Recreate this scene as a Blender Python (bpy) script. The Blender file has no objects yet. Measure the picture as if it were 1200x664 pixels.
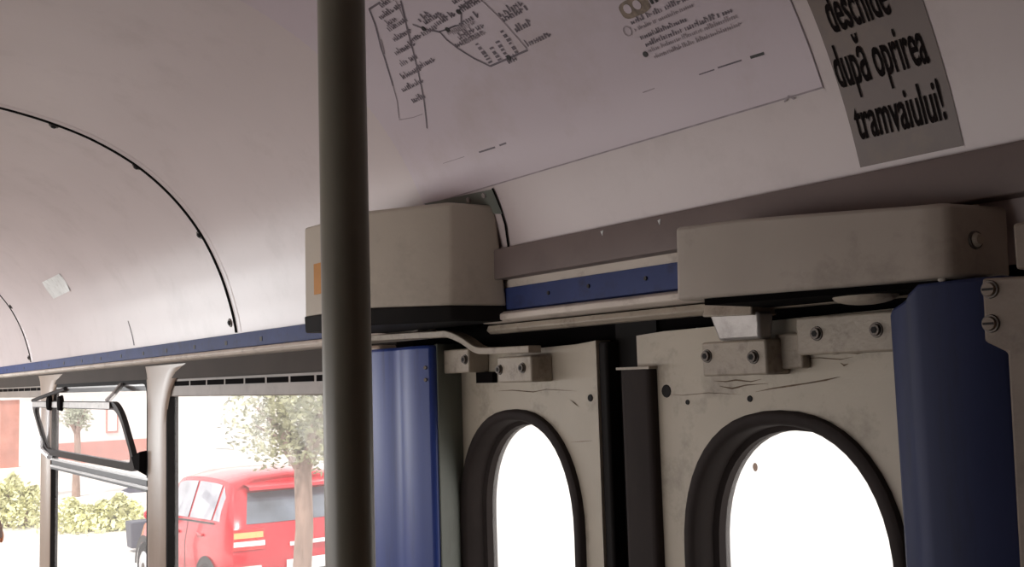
import bpy, bmesh, math, random
from mathutils import Vector, Matrix
random.seed(7)
SC = bpy.context.scene
COL = SC.collection
PI = math.pi

# ------------------------------------------------------------------ camera model
# world: X along the tram, Y towards the door side, Z up, eye at the origin
EX = Vector((0.58451218, -0.09137202, -0.8062237))
EY = Vector((0.81082918, 0.02900807, 0.58456357))
UP = Vector((-0.03002576, -0.99539424, 0.09104267))
FPX = 1200.0

def ray(px, py):
    r = Vector((px - 600, py - 332, FPX))
    return Vector((r @ EX, r @ EY, r @ UP)) if False else Vector((r.dot(EX), r.dot(EY), r.dot(UP)))

def at_y(px, py, y):
    r = ray(px, py); return r * (y / r.y)
def at_z(px, py, z):
    r = ray(px, py); return r * (z / r.z)
def at_x(px, py, x):
    r = ray(px, py); return r * (x / r.x)

FLOOR = -1.8
GROUND = -2.5

# ------------------------------------------------------------------ materials
def lin(c):
    return tuple(((v / 12.92) if v <= 0.04045 else ((v + 0.055) / 1.055) ** 2.4) for v in [x / 255 for x in c])

def mat(name, rgb, rough=0.5, var=0.12, scale=6.0, dirt=None, dirt_amt=0.0, dirt_scale=9.0, metal=0.0, bump=0.0, bump_scale=60.0, coat=0.0, spec=0.5, stretch=(1, 1, 1)):
    m = bpy.data.materials.new(name); m.use_nodes = True
    nt = m.node_tree; N = nt.nodes; L = nt.links
    b = N['Principled BSDF']
    b.inputs['Roughness'].default_value = rough
    b.inputs['Metallic'].default_value = metal
    b.inputs['Coat Weight'].default_value = coat
    b.inputs['Specular IOR Level'].default_value = spec
    tc = N.new('ShaderNodeTexCoord')
    mp = N.new('ShaderNodeMapping'); mp.inputs['Scale'].default_value = stretch
    L.new(tc.outputs['Object'], mp.inputs['Vector'])
    base = lin(rgb)
    no = N.new('ShaderNodeTexNoise'); no.inputs['Scale'].default_value = scale; no.inputs['Detail'].default_value = 6
    L.new(mp.outputs['Vector'], no.inputs['Vector'])
    ra = N.new('ShaderNodeValToRGB')
    ra.color_ramp.elements[0].position = 0.3; ra.color_ramp.elements[1].position = 0.7
    ra.color_ramp.elements[0].color = tuple(c * (1 - var) for c in base) + (1,)
    ra.color_ramp.elements[1].color = tuple(min(1, c * (1 + var)) for c in base) + (1,)
    L.new(no.outputs['Fac'], ra.inputs['Fac'])
    out = ra.outputs['Color']
    if dirt:
        n2 = N.new('ShaderNodeTexNoise'); n2.inputs['Scale'].default_value = dirt_scale; n2.inputs['Detail'].default_value = 9; n2.inputs['Roughness'].default_value = 0.7
        L.new(mp.outputs['Vector'], n2.inputs['Vector'])
        r2 = N.new('ShaderNodeValToRGB'); r2.color_ramp.elements[0].position = 0.52; r2.color_ramp.elements[1].position = 0.78
        r2.color_ramp.elements[0].color = (0, 0, 0, 1); r2.color_ramp.elements[1].color = (dirt_amt,) * 3 + (1,)
        L.new(n2.outputs['Fac'], r2.inputs['Fac'])
        mx = N.new('ShaderNodeMix'); mx.data_type = 'RGBA'
        L.new(r2.outputs['Color'], mx.inputs['Factor']); L.new(out, mx.inputs['A'])
        mx.inputs['B'].default_value = lin(dirt) + (1,)
        out = mx.outputs['Result']
    L.new(out, b.inputs['Base Color'])
    if bump:
        n3 = N.new('ShaderNodeTexNoise'); n3.inputs['Scale'].default_value = bump_scale; n3.inputs['Detail'].default_value = 4
        L.new(mp.outputs['Vector'], n3.inputs['Vector'])
        bp = N.new('ShaderNodeBump'); bp.inputs['Strength'].default_value = bump; bp.inputs['Distance'].default_value = 0.004
        L.new(n3.outputs['Fac'], bp.inputs['Height']); L.new(bp.outputs['Normal'], b.inputs['Normal'])
    return m

def glass(name, haze, tint=(1, 1, 1), gloss=0.006):
    m = bpy.data.materials.new(name); m.use_nodes = True
    nt = m.node_tree; N = nt.nodes; L = nt.links
    N.remove(N['Principled BSDF']); o = N['Material Output']
    tr = N.new('ShaderNodeBsdfTransparent'); tr.inputs['Color'].default_value = (*tint, 1)
    tl = N.new('ShaderNodeBsdfTranslucent'); tl.inputs['Color'].default_value = (1, .96, .94, 1)
    gl = N.new('ShaderNodeBsdfGlossy'); gl.inputs['Roughness'].default_value = 0.03
    tc = N.new('ShaderNodeTexCoord'); no = N.new('ShaderNodeTexNoise'); no.inputs['Scale'].default_value = 3.0; no.inputs['Detail'].default_value = 5
    L.new(tc.outputs['Object'], no.inputs['Vector'])
    mr = N.new('ShaderNodeMapRange'); mr.inputs['From Min'].default_value = .3; mr.inputs['From Max'].default_value = .7
    mr.inputs['To Min'].default_value = haze * .7; mr.inputs['To Max'].default_value = haze * 1.3
    L.new(no.outputs['Fac'], mr.inputs['Value'])
    m1 = N.new('ShaderNodeMixShader'); L.new(mr.outputs['Result'], m1.inputs['Fac'])
    L.new(tr.outputs[0], m1.inputs[1]); L.new(tl.outputs[0], m1.inputs[2])
    m2 = N.new('ShaderNodeMixShader'); m2.inputs['Fac'].default_value = gloss
    L.new(m1.outputs[0], m2.inputs[1]); L.new(gl.outputs[0], m2.inputs[2])
    L.new(m2.outputs[0], o.inputs['Surface'])
    return m

M = dict(
    cove=mat('cove_paint', (203, 190, 189), .34, .035, 2.2, (150, 136, 130), .30, 4.0, bump=.05, bump_scale=3),
    cream=mat('cream_paint', (180, 169, 152), .5, .06, 7, (100, 88, 74), .75, 8, bump=.25, bump_scale=40),
    cover=mat('cover_fibreglass', (186, 175, 160), .5, .05, 5, (134, 122, 108), .5, 6, bump=.25, bump_scale=30),
    cover_r=mat('cover_fibreglass_grey', (168, 157, 146), .55, .06, 5, (98, 86, 76), .65, 7, bump=.25, bump_scale=30),
    hinge=mat('hinge_paint', (166, 154, 139), .5, .08, 16, (80, 68, 58), .8, 22, bump=.4, bump_scale=90),
    steel=mat('worn_steel', (168, 162, 158), .4, .12, 25, (96, 88, 80), .6, 30, metal=.35, bump=.2),
    bolt=mat('bolt_metal', (92, 84, 78), .45, .2, 60, metal=.5),
    dark_hole=mat('bolt_recess', (20, 17, 16), .8, .1),
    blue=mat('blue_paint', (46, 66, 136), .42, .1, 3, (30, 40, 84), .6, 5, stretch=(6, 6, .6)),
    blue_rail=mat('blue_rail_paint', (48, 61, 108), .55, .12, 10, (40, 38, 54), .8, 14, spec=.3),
    blue_shaded=mat('blue_paint_shaded', (36, 45, 82), .6, .1, 3, (24, 28, 46), .6, 5, stretch=(6, 6, .6)),  # darker copy of the blue, right-end shade put into the colour
    reveal=mat('grey_green_paint', (108, 112, 104), .5, .1, 4, (70, 68, 60), .6, 6, stretch=(3, 3, .7)),
    beam=mat('brown_grey_beam', (112, 98, 94), .5, .07, 5, (84, 72, 68), .5, 6),
    lip=mat('cream_lip', (206, 194, 182), .5, .08, 12, (110, 86, 74), .85, 14, stretch=(.5, 1, 1)),
    band=mat('dark_band', (64, 55, 49), .7, .1, 5, spec=.2),
    vent=mat('vent_strip_paint', (136, 124, 114), .5, .08, 8, (96, 84, 78), .7, 10),
    black=mat('black_rubber', (26, 23, 22), .75, .15, 12, (44, 38, 36), .5, 10, stretch=(1, 1, .5), spec=.2),
    rubber=mat('grey_rubber', (50, 43, 41), .75, .15, 12, (68, 59, 55), .5, 10, stretch=(1, 1, .4), spec=.2),
    slot=mat('slot_black', (16, 13, 13), .9, .1, spec=.05),
    gap=mat('gap_black', (14, 12, 12), .95, .2, spec=.05),
    pillar=mat('pillar_paint', (158, 139, 124), .38, .06, 5, (130, 110, 96), .5, 6, stretch=(1, 1, .5)),
    pole=mat('pole_paint', (122, 118, 106), .36, .08, 6, spec=.5),
    wallpaint=mat('wall_paint', (150, 132, 116), .55, .1, 6, (88, 74, 64), .7, 8, bump=.4, bump_scale=30),
    wall_shaded=mat('shaded_wall_paint', (116, 102, 90), .6, .12, 8, (70, 58, 50), .8, 12, bump=.5, bump_scale=40),  # wall paint darkened, shade of the right end put into the colour
    floor=mat('floor_lino', (86, 80, 76), .6, .1, 8),
    chrome=mat('chrome', (225, 225, 225), .25, .04, 10, metal=.5),
    sash=mat('sash_black', (46, 42, 42), .4, .12, 20),
    poster=mat('poster_paper', (204, 191, 198), .28, .03, 2, (176, 160, 150), .5, 3, coat=.3),
    ink=mat('map_ink', (104, 93, 101), .5, .25, 40),
    ink_grey=mat('faint_ink', (150, 137, 142), .5, .15, 60),
    ink_black=mat('black_ink', (34, 28, 28), .5, .1),
    logo=mat('logo_tan', (128, 112, 98), .5, .35, 90),
    sticker=mat('sticker_film', (116, 102, 97), .45, .08, 6, (140, 122, 100), .5, 9),
    sticker_ink=mat('sticker_ink', (24, 17, 17), .8, .2, 30, spec=.1),
    tape=mat('clear_tape', (232, 234, 232), .3, .08, 25, (150, 146, 140), .6, 30),
    orange=mat('orange_sticker', (190, 128, 50), .5, .1, 20),
    # outside
    asphalt=mat('pale_concrete', (214, 210, 206), .9, .06, 2, (190, 182, 176), .5, 3),
    red=mat('car_red', (192, 12, 36), .25, .03, 2, coat=.6),
    carglass=mat('car_glass', (92, 98, 108), .08, .6, 2.2, spec=.8),  # mottled tone paints the tree's reflection into the rear glass
    sideglass=mat('car_side_glass', (176, 176, 184), .1, .3, 2, spec=.8),  # lighter glass copy, reflected sky painted into its colour
    tyre=mat('tyre', (40, 38, 40), .8, .1),
    rim=mat('rim_silver', (210, 210, 214), .3, .05, metal=.6),
    lamp_red=mat('tail_lamp', (226, 60, 60), .2, .1, 8),
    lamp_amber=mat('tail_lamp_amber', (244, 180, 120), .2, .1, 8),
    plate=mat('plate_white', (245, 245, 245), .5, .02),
    trimblack=mat('car_trim_black', (44, 42, 44), .5, .1),
    bark=mat('bark', (160, 136, 124), .9, .25, 14, (96, 76, 66), .6, 18, stretch=(1, 1, .3)),
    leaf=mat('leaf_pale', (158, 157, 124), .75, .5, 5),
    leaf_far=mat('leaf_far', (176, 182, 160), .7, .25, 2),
    hedge=mat('hedge_green', (232, 230, 178), .8, .35, 2.5),
    brick=mat('pink_brick', (196, 138, 128), .85, .1, 3),
    brickpier=mat('brown_brick', (190, 132, 118), .85, .15, 4),
    render=mat('white_render', (236, 230, 226), .9, .03, 2),
    bin=mat('bin_plastic', (66, 68, 84), .5, .1, 6),
    sign=mat('sign_grey', (92, 94, 108), .5, .1, 6),
    lampgrey=mat('lamp_grey', (170, 168, 168), .5, .05, 6),
    smudge=mat('smudge_tan', (236, 204, 184), .6, .15, 30),
    skin=mat('skin', (196, 132, 96), .5, .08, 12),
    hair=mat('hair', (92, 56, 34), .5, .2, 30),
    shirt=mat('shirt', (206, 190, 196), .8, .06, 8),
    trouser=mat('trouser', (60, 62, 76), .85, .08, 8),
    seat=mat('seat_red', (120, 50, 46), .6, .1, 8),
)
M['pane'] = glass('hazed_window_glass', 0.06)  # white translucent mix puts window glare into the glass
M['pane_door'] = glass('door_window_glass', 0.16)
M['pane_sash'] = glass('sash_glass', 0.10, (.97, .95, .97))

# ------------------------------------------------------------------ mesh builder
class MB:
    def __init__(s): s.v = []; s.f = []; s.mi = []; s.mats = []
    def m(s, key):
        if key not in s.mats: s.mats.append(key)
        return s.mats.index(key)
    def add(s, vs, fs, key):
        o = len(s.v); i = s.m(key)
        s.v += [Vector(p) for p in vs]
        for f in fs: s.f.append([o + k for k in f]); s.mi.append(i)
        return s
    def box(s, x0, x1, y0, y1, z0, z1, key):
        vs = [(x, y, z) for z in (z0, z1) for y in (y0, y1) for x in (x0, x1)]
        return s.add(vs, [(0, 2, 3, 1), (4, 5, 7, 6), (0, 1, 5, 4), (2, 6, 7, 3), (0, 4, 6, 2), (1, 3, 7, 5)], key)
    def hexa(s, lo, hi, key):       # lo, hi: lists of n points -> prism between them
        n = len(lo); vs = list(lo) + list(hi)
        fs = [tuple(range(n - 1, -1, -1)), tuple(range(n, 2 * n))]
        fs += [(i, (i + 1) % n, n + (i + 1) % n, n + i) for i in range(n)]
        return s.add(vs, fs, key)
    def plan(s, pts, z0, z1, key):  # polygon in XY extruded in Z
        return s.hexa([(x, y, z0) for x, y in pts], [(x, y, z1) for x, y in pts], key)
    def sec(s, pts, x0, x1, key):   # polygon in YZ extruded along X
        return s.hexa([(x0, y, z) for y, z in pts], [(x1, y, z) for y, z in pts], key)
    def grid(s, rows, key, closed=False):
        n = len(rows[0]); vs = [p for r in rows for p in r]; fs = []
        for i in range(len(rows) - 1):
            for j in range(n if closed else n - 1):
                k = (j + 1) % n
                fs.append((i * n + j, i * n + k, (i + 1) * n + k, (i + 1) * n + j))
        return s.add(vs, fs, key)
    def tube(s, path, r, key, seg=12, caps=True, flat=None):
        path = [Vector(p) for p in path]; rows = []
        rs = r if isinstance(r, (list, tuple)) else [r] * len(path)
        ref = None
        for i, p in enumerate(path):
            t = (path[min(i + 1, len(path) - 1)] - path[max(i - 1, 0)]).normalized()
            if ref is None:
                ref = Vector((0, 0, 1)) if abs(t.z) < .9 else Vector((1, 0, 0))
            a = t.cross(ref).normalized(); b = a.cross(t).normalized(); ref = b
            rows.append([p + (a * math.cos(q) + b * math.sin(q) * (flat or 1)) * rs[i] for q in [2 * PI * k / seg for k in range(seg)]])
        s.grid(rows, key, True)
        if caps:
            s.add(rows[0], [tuple(range(seg))], key); s.add(rows[-1], [tuple(range(seg - 1, -1, -1))], key)
        return s
    def disc(s, c, axis, r0, r1, h, key, seg=16):   # short cone/cylinder along axis
        axis = Vector(axis).normalized(); c = Vector(c)
        ref = Vector((0, 0, 1)) if abs(axis.z) < .9 else Vector((1, 0, 0))
        a = axis.cross(ref).normalized(); b = axis.cross(a)
        ring = lambda r, o: [c + axis * o + (a * math.cos(q) + b * math.sin(q)) * r for q in [2 * PI * k / seg for k in range(seg)]]
        return s.hexa(ring(r0, 0), ring(r1, h), key)
    def ball(s, c, rx, ry, rz, key, n=14, m=9, fn=None):
        c = Vector(c); rows = []
        for i in range(m + 1):
            th = PI * i / m; row = []
            for j in range(n):
                ph = 2 * PI * j / n
                d = Vector((math.sin(th) * math.cos(ph), math.sin(th) * math.sin(ph), math.cos(th)))
                k = fn(d) if fn else 1
                row.append(c + Vector((d.x * rx, d.y * ry, d.z * rz)) * k)
            rows.append(row)
        return s.grid(rows, key, True)
    def build(s, name, parent=None, smooth=False, bevel=0, seg=2, origin=None, angle=40, recalc=True):
        me = bpy.data.meshes.new(name)
        off = Vector(origin) if origin else (parent_off(parent) if parent else Vector())
        me.from_pydata([v - off for v in s.v], [], s.f)
        for k in s.mats: me.materials.append(M[k])
        for p, i in zip(me.polygons, s.mi): p.material_index = i
        bm = bmesh.new(); bm.from_mesh(me)
        bmesh.ops.remove_doubles(bm, verts=bm.verts, dist=1e-5)
        if recalc: bmesh.ops.recalc_face_normals(bm, faces=bm.faces)
        bm.to_mesh(me); bm.free()
        o = bpy.data.objects.new(name, me); COL.objects.link(o)
        if parent: o.parent = parent
        if origin: o.location = off
        if bevel:
            b = o.modifiers.new('bevel', 'BEVEL'); b.width = bevel; b.segments = seg; b.limit_method = 'ANGLE'; b.angle_limit = math.radians(35)
            b.harden_normals = False
        if smooth or bevel:
            me.polygons.foreach_set('use_smooth', [True] * len(me.polygons))
            try: me.set_sharp_from_angle(angle=math.radians(angle))
            except Exception: pass
        return o

def parent_off(p):
    o = Vector()
    while p: o += Vector(p.location); p = p.parent
    return o

def tag(o, label=None, cat=None, group=None, kind=None):
    if label: o['label'] = label
    if cat: o['category'] = cat
    if group: o['group'] = group
    if kind: o['kind'] = kind
    return o
def thing(name, loc, label, cat, group=None):
    o = bpy.data.objects.new(name, None); COL.objects.link(o); o.location = loc; o.empty_display_size = .1
    return tag(o, label, cat, group)
def struct(o): o['kind'] = 'structure'; return o

def spline(P, k=10):
    P = [Vector(p) for p in P]; out = []
    for i in range(len(P) - 1):
        p0 = P[max(i - 1, 0)]; p1 = P[i]; p2 = P[i + 1]; p3 = P[min(i + 2, len(P) - 1)]
        for j in range(k):
            t = j / k
            out.append(.5 * ((2 * p1) + (-p0 + p2) * t + (2 * p0 - 5 * p1 + 4 * p2 - p3) * t * t + (-p0 + 3 * p1 - 3 * p2 + p3) * t ** 3))
    out.append(P[-1]); return out

# ------------------------------------------------------------------ cove profile (cross-section of the ceiling)
PROF = [(1.4, .135), (1.399, .195), (1.379, .29), (1.336, .42), (1.266, .557), (1.168, .68), (1.045, .783), (.9, .86), (.755, .908), (.6, .94), (.4, .965), (.2, .972)]
PR = spline([(y, z, 0) for y, z in PROF], 8)
PR = [(p.x, p.y) for p in PR]
SL = [0.0]
for a, b in zip(PR, PR[1:]): SL.append(SL[-1] + math.hypot(b[0] - a[0], b[1] - a[1]))

def cove_uv(px, py):            # a photo direction -> (X, arc length) on the cove
    r = ray(px, py); k = r.z / r.y
    for i in range(len(PR) - 1):
        f0 = PR[i][1] - k * PR[i][0]; f1 = PR[i + 1][1] - k * PR[i + 1][0]
        if f0 <= 0 < f1:
            t = -f0 / (f1 - f0)
            y = PR[i][0] * (1 - t) + PR[i + 1][0] * t
            return (r.x / r.y * y, SL[i] * (1 - t) + SL[i + 1] * t)
    raise ValueError((px, py))
def cove_pt(x, s, off=0.0):     # point on the cove, lifted off the surface by off
    for i in range(len(SL) - 1):
        if SL[i + 1] >= s or i == len(SL) - 2:
            t = (s - SL[i]) / (SL[i + 1] - SL[i])
            dy = PR[i + 1][0] - PR[i][0]; dz = PR[i + 1][1] - PR[i][1]; l = math.hypot(dy, dz)
            return Vector((x, PR[i][0] + dy * t - dz / l * off, PR[i][1] + dz * t + dy / l * off))
def cove_n(s):
    a = cove_pt(0, s, 0); b = cove_pt(0, s, 1); return (b - a).normalized()

XL, XR = -13.0, 1.3
XDOOR = -2.43                   # left post of the doorway

# ------------------------------------------------------------------ SETTING: ceiling, floor, walls
mirror = [(.4 - y, z) for y, z in reversed(PR[:-1])]
whole = PR + mirror
mb = MB()
rows = []
nx = 24
for i in range(nx + 1):
    x = XL + (XR - XL) * i / nx
    rows.append([(x, y, z) for y, z in whole])
mb.grid(rows, 'cove')
outer = [[(x, .2 + (y - .2) * 1.04, z + .05) for (x, y, z) in r] for r in rows]
mb.grid([outer[0], outer[-1]], 'cove')
ceiling = struct(mb.build('ceiling', smooth=True, recalc=False))
for p in ceiling.data.polygons: pass

for x, hi in ((-3.678, 1.62), (-7.385, 1.62)):
    path = [cove_pt(x, s, .002) for s in [.06 + (hi - .06) * k / 60 for k in range(61)]]
    b = MB()
    rr = []
    for k, s in enumerate([.06 + (hi - .06) * k / 60 for k in range(61)]):
        rr.append([cove_pt(x - .008, s, .0005), cove_pt(x - .008, s, .004), cove_pt(x + .008, s, .004), cove_pt(x + .008, s, .0005)])
    b.grid(rr, 'gap')
    b.build('joint_strip', ceiling, smooth=True)
    rr = []
    b = MB()
    for k, s in enumerate([.06 + (hi - .06) * k / 60 for k in range(61)]):
        rr.append([cove_pt(x + .009, s, .0005), cove_pt(x + .012, s, .0016), cove_pt(x + .045, s, .0016), cove_pt(x + .05, s, .0003)])
    b.grid(rr, 'cove'); b.build('joint_cover', ceiling, smooth=True)
for px, py in ((63, 147), (160, 195), (234, 275), (270, 378), (13, 359), (34, 419)):
    x, s = cove_uv(px, py); n = cove_n(s); c = cove_pt(x, s, 0)
    b = MB(); b.disc(c, n, .017, .015, .004, 'bolt'); b.disc(c + n * .004, n, .010, .007, .005, 'dark_hole')
    b.build('screw', ceiling)
b = MB()
rr = []
for k in range(7):
    s = .07 + .12 * k / 6; w = .010 * (1 - k / 6.5)
    rr.append([cove_pt(-5.0 - w, s, .001), cove_pt(-5.0, s, .003), cove_pt(-5.0 + w, s, .001)])
b.grid(rr, 'ink'); b.build('panel_crack', ceiling)

b = MB(); b.box(XL, XR, -1.1, 1.55, FLOOR - .05, FLOOR, 'floor'); struct(b.build('floor'))
# end walls
b = MB(); b.box(XR, XR + .05, -1.1, 1.5, FLOOR, 1.05, 'wallpaint'); struct(b.build('wall_front'))
b = MB(); b.box(XL - .05, XL, -1.1, 1.5, FLOOR, 1.05, 'wallpaint'); struct(b.build('wall_back'))
# opposite side wall with window openings
b = MB()
b.box(XL, XR, -1.06, -1.0, FLOOR, -.85, 'wallpaint'); b.box(XL, XR, -1.06, -1.0, .02, .22, 'wallpaint')
for x in (-11.4, -9.3, -7.2, -5.1, -3.0, -.9): b.box(x - .15, x + .15, -1.06, -1.0, -.85, .02, 'pillar')
b.box(-.9, XR, -1.06, -1.0, -.85, .02, 'wallpaint')
struct(b.build('wall_left'))

# door-side wall: sill under the windows, head behind the rail, piece right of the door
b = MB()
b.box(XL, -2.51, 1.40, 1.5, FLOOR, -1.6, 'wallpaint')
b.box(XL, -2.51, 1.43, 1.5, .035, .2, 'band')
b.box(XL, -12.4, 1.42, 1.5, -1.6, .035, 'wallpaint')
wall_right = struct(b.build('wall_right'))
b = MB(); b.box(XL, -2.51, 1.415, 1.43, .040, .112, 'band'); b.build('header_band', wall_right)
b = MB(); b.box(-2.51, -.63, 1.415, 1.5, .13, .2, 'gap'); struct(b.build('trim_12'))
b = MB(); b.box(-.63, XR, 1.30, 1.5, FLOOR, .22, 'wallpaint'); wall_near = struct(b.build('wall_right_front'))

# window pillars with flared heads
def pillar(xl, xr, fl, fr):
    b = MB(); rows = []
    zs = [-1.6, -.9, -.6, -.4, -.25, -.16, -.10, -.06, -.02, .01, .04, .065, .085, .1]
    for z in zs:
        q = max(0, min(1, (z + .16) / .25))
        e = (1 - math.sqrt(max(0, 1 - q * q)))
        a = xl - fl * e; c = xr + fr * e; w = c - a; xm = a + (xr - xl) * .5
        rows.append([(a, 1.46, z), (a, 1.43, z), (a + .02, 1.418, z), (a + .06, 1.412, z), (xm, 1.408, z), (c - (.05 + fr * e * .5), 1.410, z), (c - .015, 1.416, z), (c, 1.424, z), (c, 1.428, z)])
    b.grid(rows, 'pillar')
    return b.build('window_pillar', wall_right, smooth=True, angle=60)
pillar(-4.87, -4.60, .05, .34)
pillar(-7.17, -6.90, .10, .40)
pillar(-9.6, -9.3, .1, .3)
b = MB(); b.box(-2.78, -2.51, 1.36, 1.47, FLOOR, .10, 'pillar'); b.build('window_pillar', wall_right, bevel=.01)

# screwed plate and edge plate beside the right post
out_ = [at_y(px, py, 1.243) for px, py in ((1150, 326), (1152, 366), (1153, 400), (1166, 406), (1180, 413), (1186, 520), (1196, 700), (1200, 900), (1290, 900), (1290, 318))]
b = MB(); b.hexa(out_, [p + Vector((0, .012, 0)) for p in out_], 'wall_shaded')
plate = b.build('screw_plate', wall_near, bevel=.004)
for px, py in ((1161, 339), (1162, 379)):
    c = at_y(px, py, 1.244); b = MB()
    b.disc(c, (0, -1, 0), .012, .011, .004, 'bolt'); b.disc(c + Vector((0, -.004, 0)), (0, -1, 0), .009, .008, .004, 'wall_shaded')
    b.box(c.x - .007, c.x + .007, 1.2350, 1.2365, c.z - .0015, c.z + .0015, 'dark_hole')
    b.build('screw', plate)
b = MB(); b.box(at_y(1188, 290, 1.25).x, -.55, 1.25, 1.30, .114, .172, 'wall_shaded'); b.build('edge_plate', wall_near, bevel=.004)

# ------------------------------------------------------------------ windows
def rrect(x0, x1, z0, z1, r, n=6):
    pts = []
    for cx, cz, a0 in ((x1 - r, z1 - r, 0), (x0 + r, z1 - r, 90), (x0 + r, z0 + r, 180), (x1 - r, z0 + r, 270)):
        for k in range(n + 1):
            a = math.radians(a0 + 90 * k / n); pts.append((cx + r * math.cos(a), cz + r * math.sin(a)))
    return pts
def frame_ring(b, outer, inner, y0, y1, key):
    n = len(outer)
    O0 = [(x, y0, z) for x, z in outer]; I0 = [(x, y0, z) for x, z in inner]
    O1 = [(x, y1, z) for x, z in outer]; I1 = [(x, y1, z) for x, z in inner]
    b.grid([O1, O0, I0, I1], key, True)
    b.add(O1 + I1, [(i, (i + 1) % n, n + (i + 1) % n, n + i) for i in range(n)], key)

def side_window(n, x0, x1, vent=True):
    b = MB()
    frame_ring(b, rrect(x0 - .03, x1 + .03, -1.6, .058, .09), rrect(x0 + .012, x1 - .012, -1.55, .044 if vent else .02, .06), 1.425, 1.475, 'black')
    w = struct(b.build(f'window_{n}', smooth=True))
    g = MB(); g.box(x0, x1, 1.458, 1.461, -1.57, .03, 'pane'); g.build('pane', w)
    if vent:
        v = MB(); v.box(x0 + .02, x1, 1.432, 1.457, -.039, .040, 'vent'); vs = v.build('vent_strip', w, bevel=.004)
        k = 0; x = x0 + .10
        while x < x1 - .1:
            q = MB(); q.box(x, x + .185, 1.4305, 1.4325, .006, .026, 'slot'); q.build('vent_slot', vs); x += .205
    return w
side_window(1, -4.60, -2.76)
w2 = side_window(2, -6.93, -4.88, False)
side_window(3, -9.3, -7.17)

# opening sash of window 2: hinged along its lower edge, tipped inward at the top
def sash_pt(u, v):       # u along X, v from hinge (0) to top (1)
    yb, zb, yt, zt = 1.418, -.392, 1.325, -.058
    return Vector((u, yb + (yt - yb) * v, zb + (zt - zb) * v))
sash = MB()
SX0, SX1 = -6.95, -4.97
def sash_outline(ins, dy):
    pts = []
    H = .357
    for x, z in rrect(SX0 + ins, SX1 - ins, ins, H - ins, .10 - ins * .5 if ins < .1 else .03):
        p = sash_pt(x, z / H); p.y += dy; pts.append(p)
    return pts
O0, I0, O1, I1 = sash_outline(0, -.012), sash_outline(.042, -.012), sash_outline(0, .012), sash_outline(.042, .012)
sash.grid([O1, O0, I0, I1, O1], 'sash', True)
so = sash.build('hopper_sash', smooth=True)
so.parent = w2
g = MB(); g.add(sash_outline(.03, 0), [tuple(range(len(sash_outline(.03, 0))))], 'pane_sash'); g.build('sash_pane', so)
# pale inner edge on the top bar
g = MB(); a = sash_pt(SX0 + .10, 1.0); c = sash_pt(SX1 - .12, 1.0)
g.hexa([a + Vector((0, -.013, -.004)), a + Vector((0, -.013, -.034)), a + Vector((0, -.017, -.034)), a + Vector((0, -.017, -.004))],
       [c + Vector((0, -.013, -.004)), c + Vector((0, -.013, -.034)), c + Vector((0, -.017, -.034)), c + Vector((0, -.017, -.004))], 'steel')
g.build('top_bar_cover', so)
# lower hinge rail of chrome with dark gasket
g = MB(); g.box(-6.9, -4.86, 1.430, 1.458, -.452, -.424, 'sash'); g.box(-6.9, -4.86, 1.424, 1.452, -.424, -.412, 'chrome'); g.box(-6.9, -4.86, 1.424, 1.452, -.466, -.452, 'chrome'); g.box(-6.9, -4.86, 1.426, 1.455, -.478, -.466, 'sash')
g.build('hinge_rail', w2)
# fixed upper track
g = MB(); g.box(-7.0, -4.86, 1.43, 1.456, .012, .026, 'chrome'); g.box(-7.0, -4.86, 1.434, 1.456, -.012, .012, 'sash'); g.build('upper_track', w2)
# catches, stays and knobs
for x in (-6.36, -6.08):
    g = MB(); p = sash_pt(x, .97); g.disc(p + Vector((0, -.015, 0)), (0, -1, 0), .045, .038, .02, 'slot'); g.build('latch_knob', so, smooth=True)
g = MB(); p = sash_pt(-5.2, 1.0)
g.tube([p, p + Vector((0, .03, .03)), Vector((-5.3, 1.42, .02))], .013, 'chrome', 8); g.build('catch', so)
g = MB(); p = sash_pt(SX0 + .01, .16)
g.tube([p + Vector((-.01, -.02, .06)), p + Vector((0, -.02, -.02)), p + Vector((.12, 0, -.06))], .018, 'chrome', 8); g.build('stay', so)
g = MB(); p = sash_pt(SX1 + .08, .22)
g.hexa([p + Vector((-.08, -.02, .0)), p + Vector((.05, -.02, .03)), p + Vector((.05, -.02, -.06)), p + Vector((-.03, -.02, -.05))],
       [p + Vector((-.10, .01, .0)), p + Vector((.06, .01, .035)), p + Vector((.06, .01, -.08)), p + Vector((-.04, .01, -.06))], 'slot'); g.build('stay', so)
g = MB(); g.tube([Vector((-6.95, 1.33, -.055)), Vector((-6.75, 1.38, -.02)), Vector((-6.5, 1.42, .012))], .012, 'sash', 8); g.build('stay_arm', so)

# ------------------------------------------------------------------ rails, beam, lips
b = MB(); b.sec([(1.40, .182), (1.388, .190), (1.388, .138), (1.40, .132)], XL, -2.30, 'blue_rail'); t1 = struct(b.build('trim_1'))
for px in (8, 28, 57, 75, 96, 118, 142, 168, 195, 228, 265, 306):
    p = at_y(px, 433 - .147 * px + 5, 1.388); g = MB(); g.box(p.x - .011, p.x + .011, 1.3865, 1.3885, .152, .168, 'ink_black'); g.build('rail_screw', t1)
b = MB(); b.sec([(1.42, .133), (1.365, .134), (1.358, .126), (1.358, .120), (1.366, .112), (1.42, .108)], XL, -2.30, 'lip'); struct(b.build('trim_2', bevel=.002))
b = MB(); b.sec([(1.40, .207), (1.383, .207), (1.383, .157), (1.40, .153)], -2.02, -.78, 'blue_rail'); t3 = struct(b.build('trim_3'))
for px, py in ((643, 343), (690, 335), (757, 326)):
    p = at_y(px, py, 1.383); g = MB(); g.disc(p, (0, -1, 0), .0045, .004, .003, 'ink_black'); g.build('rail_screw', t3)
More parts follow.
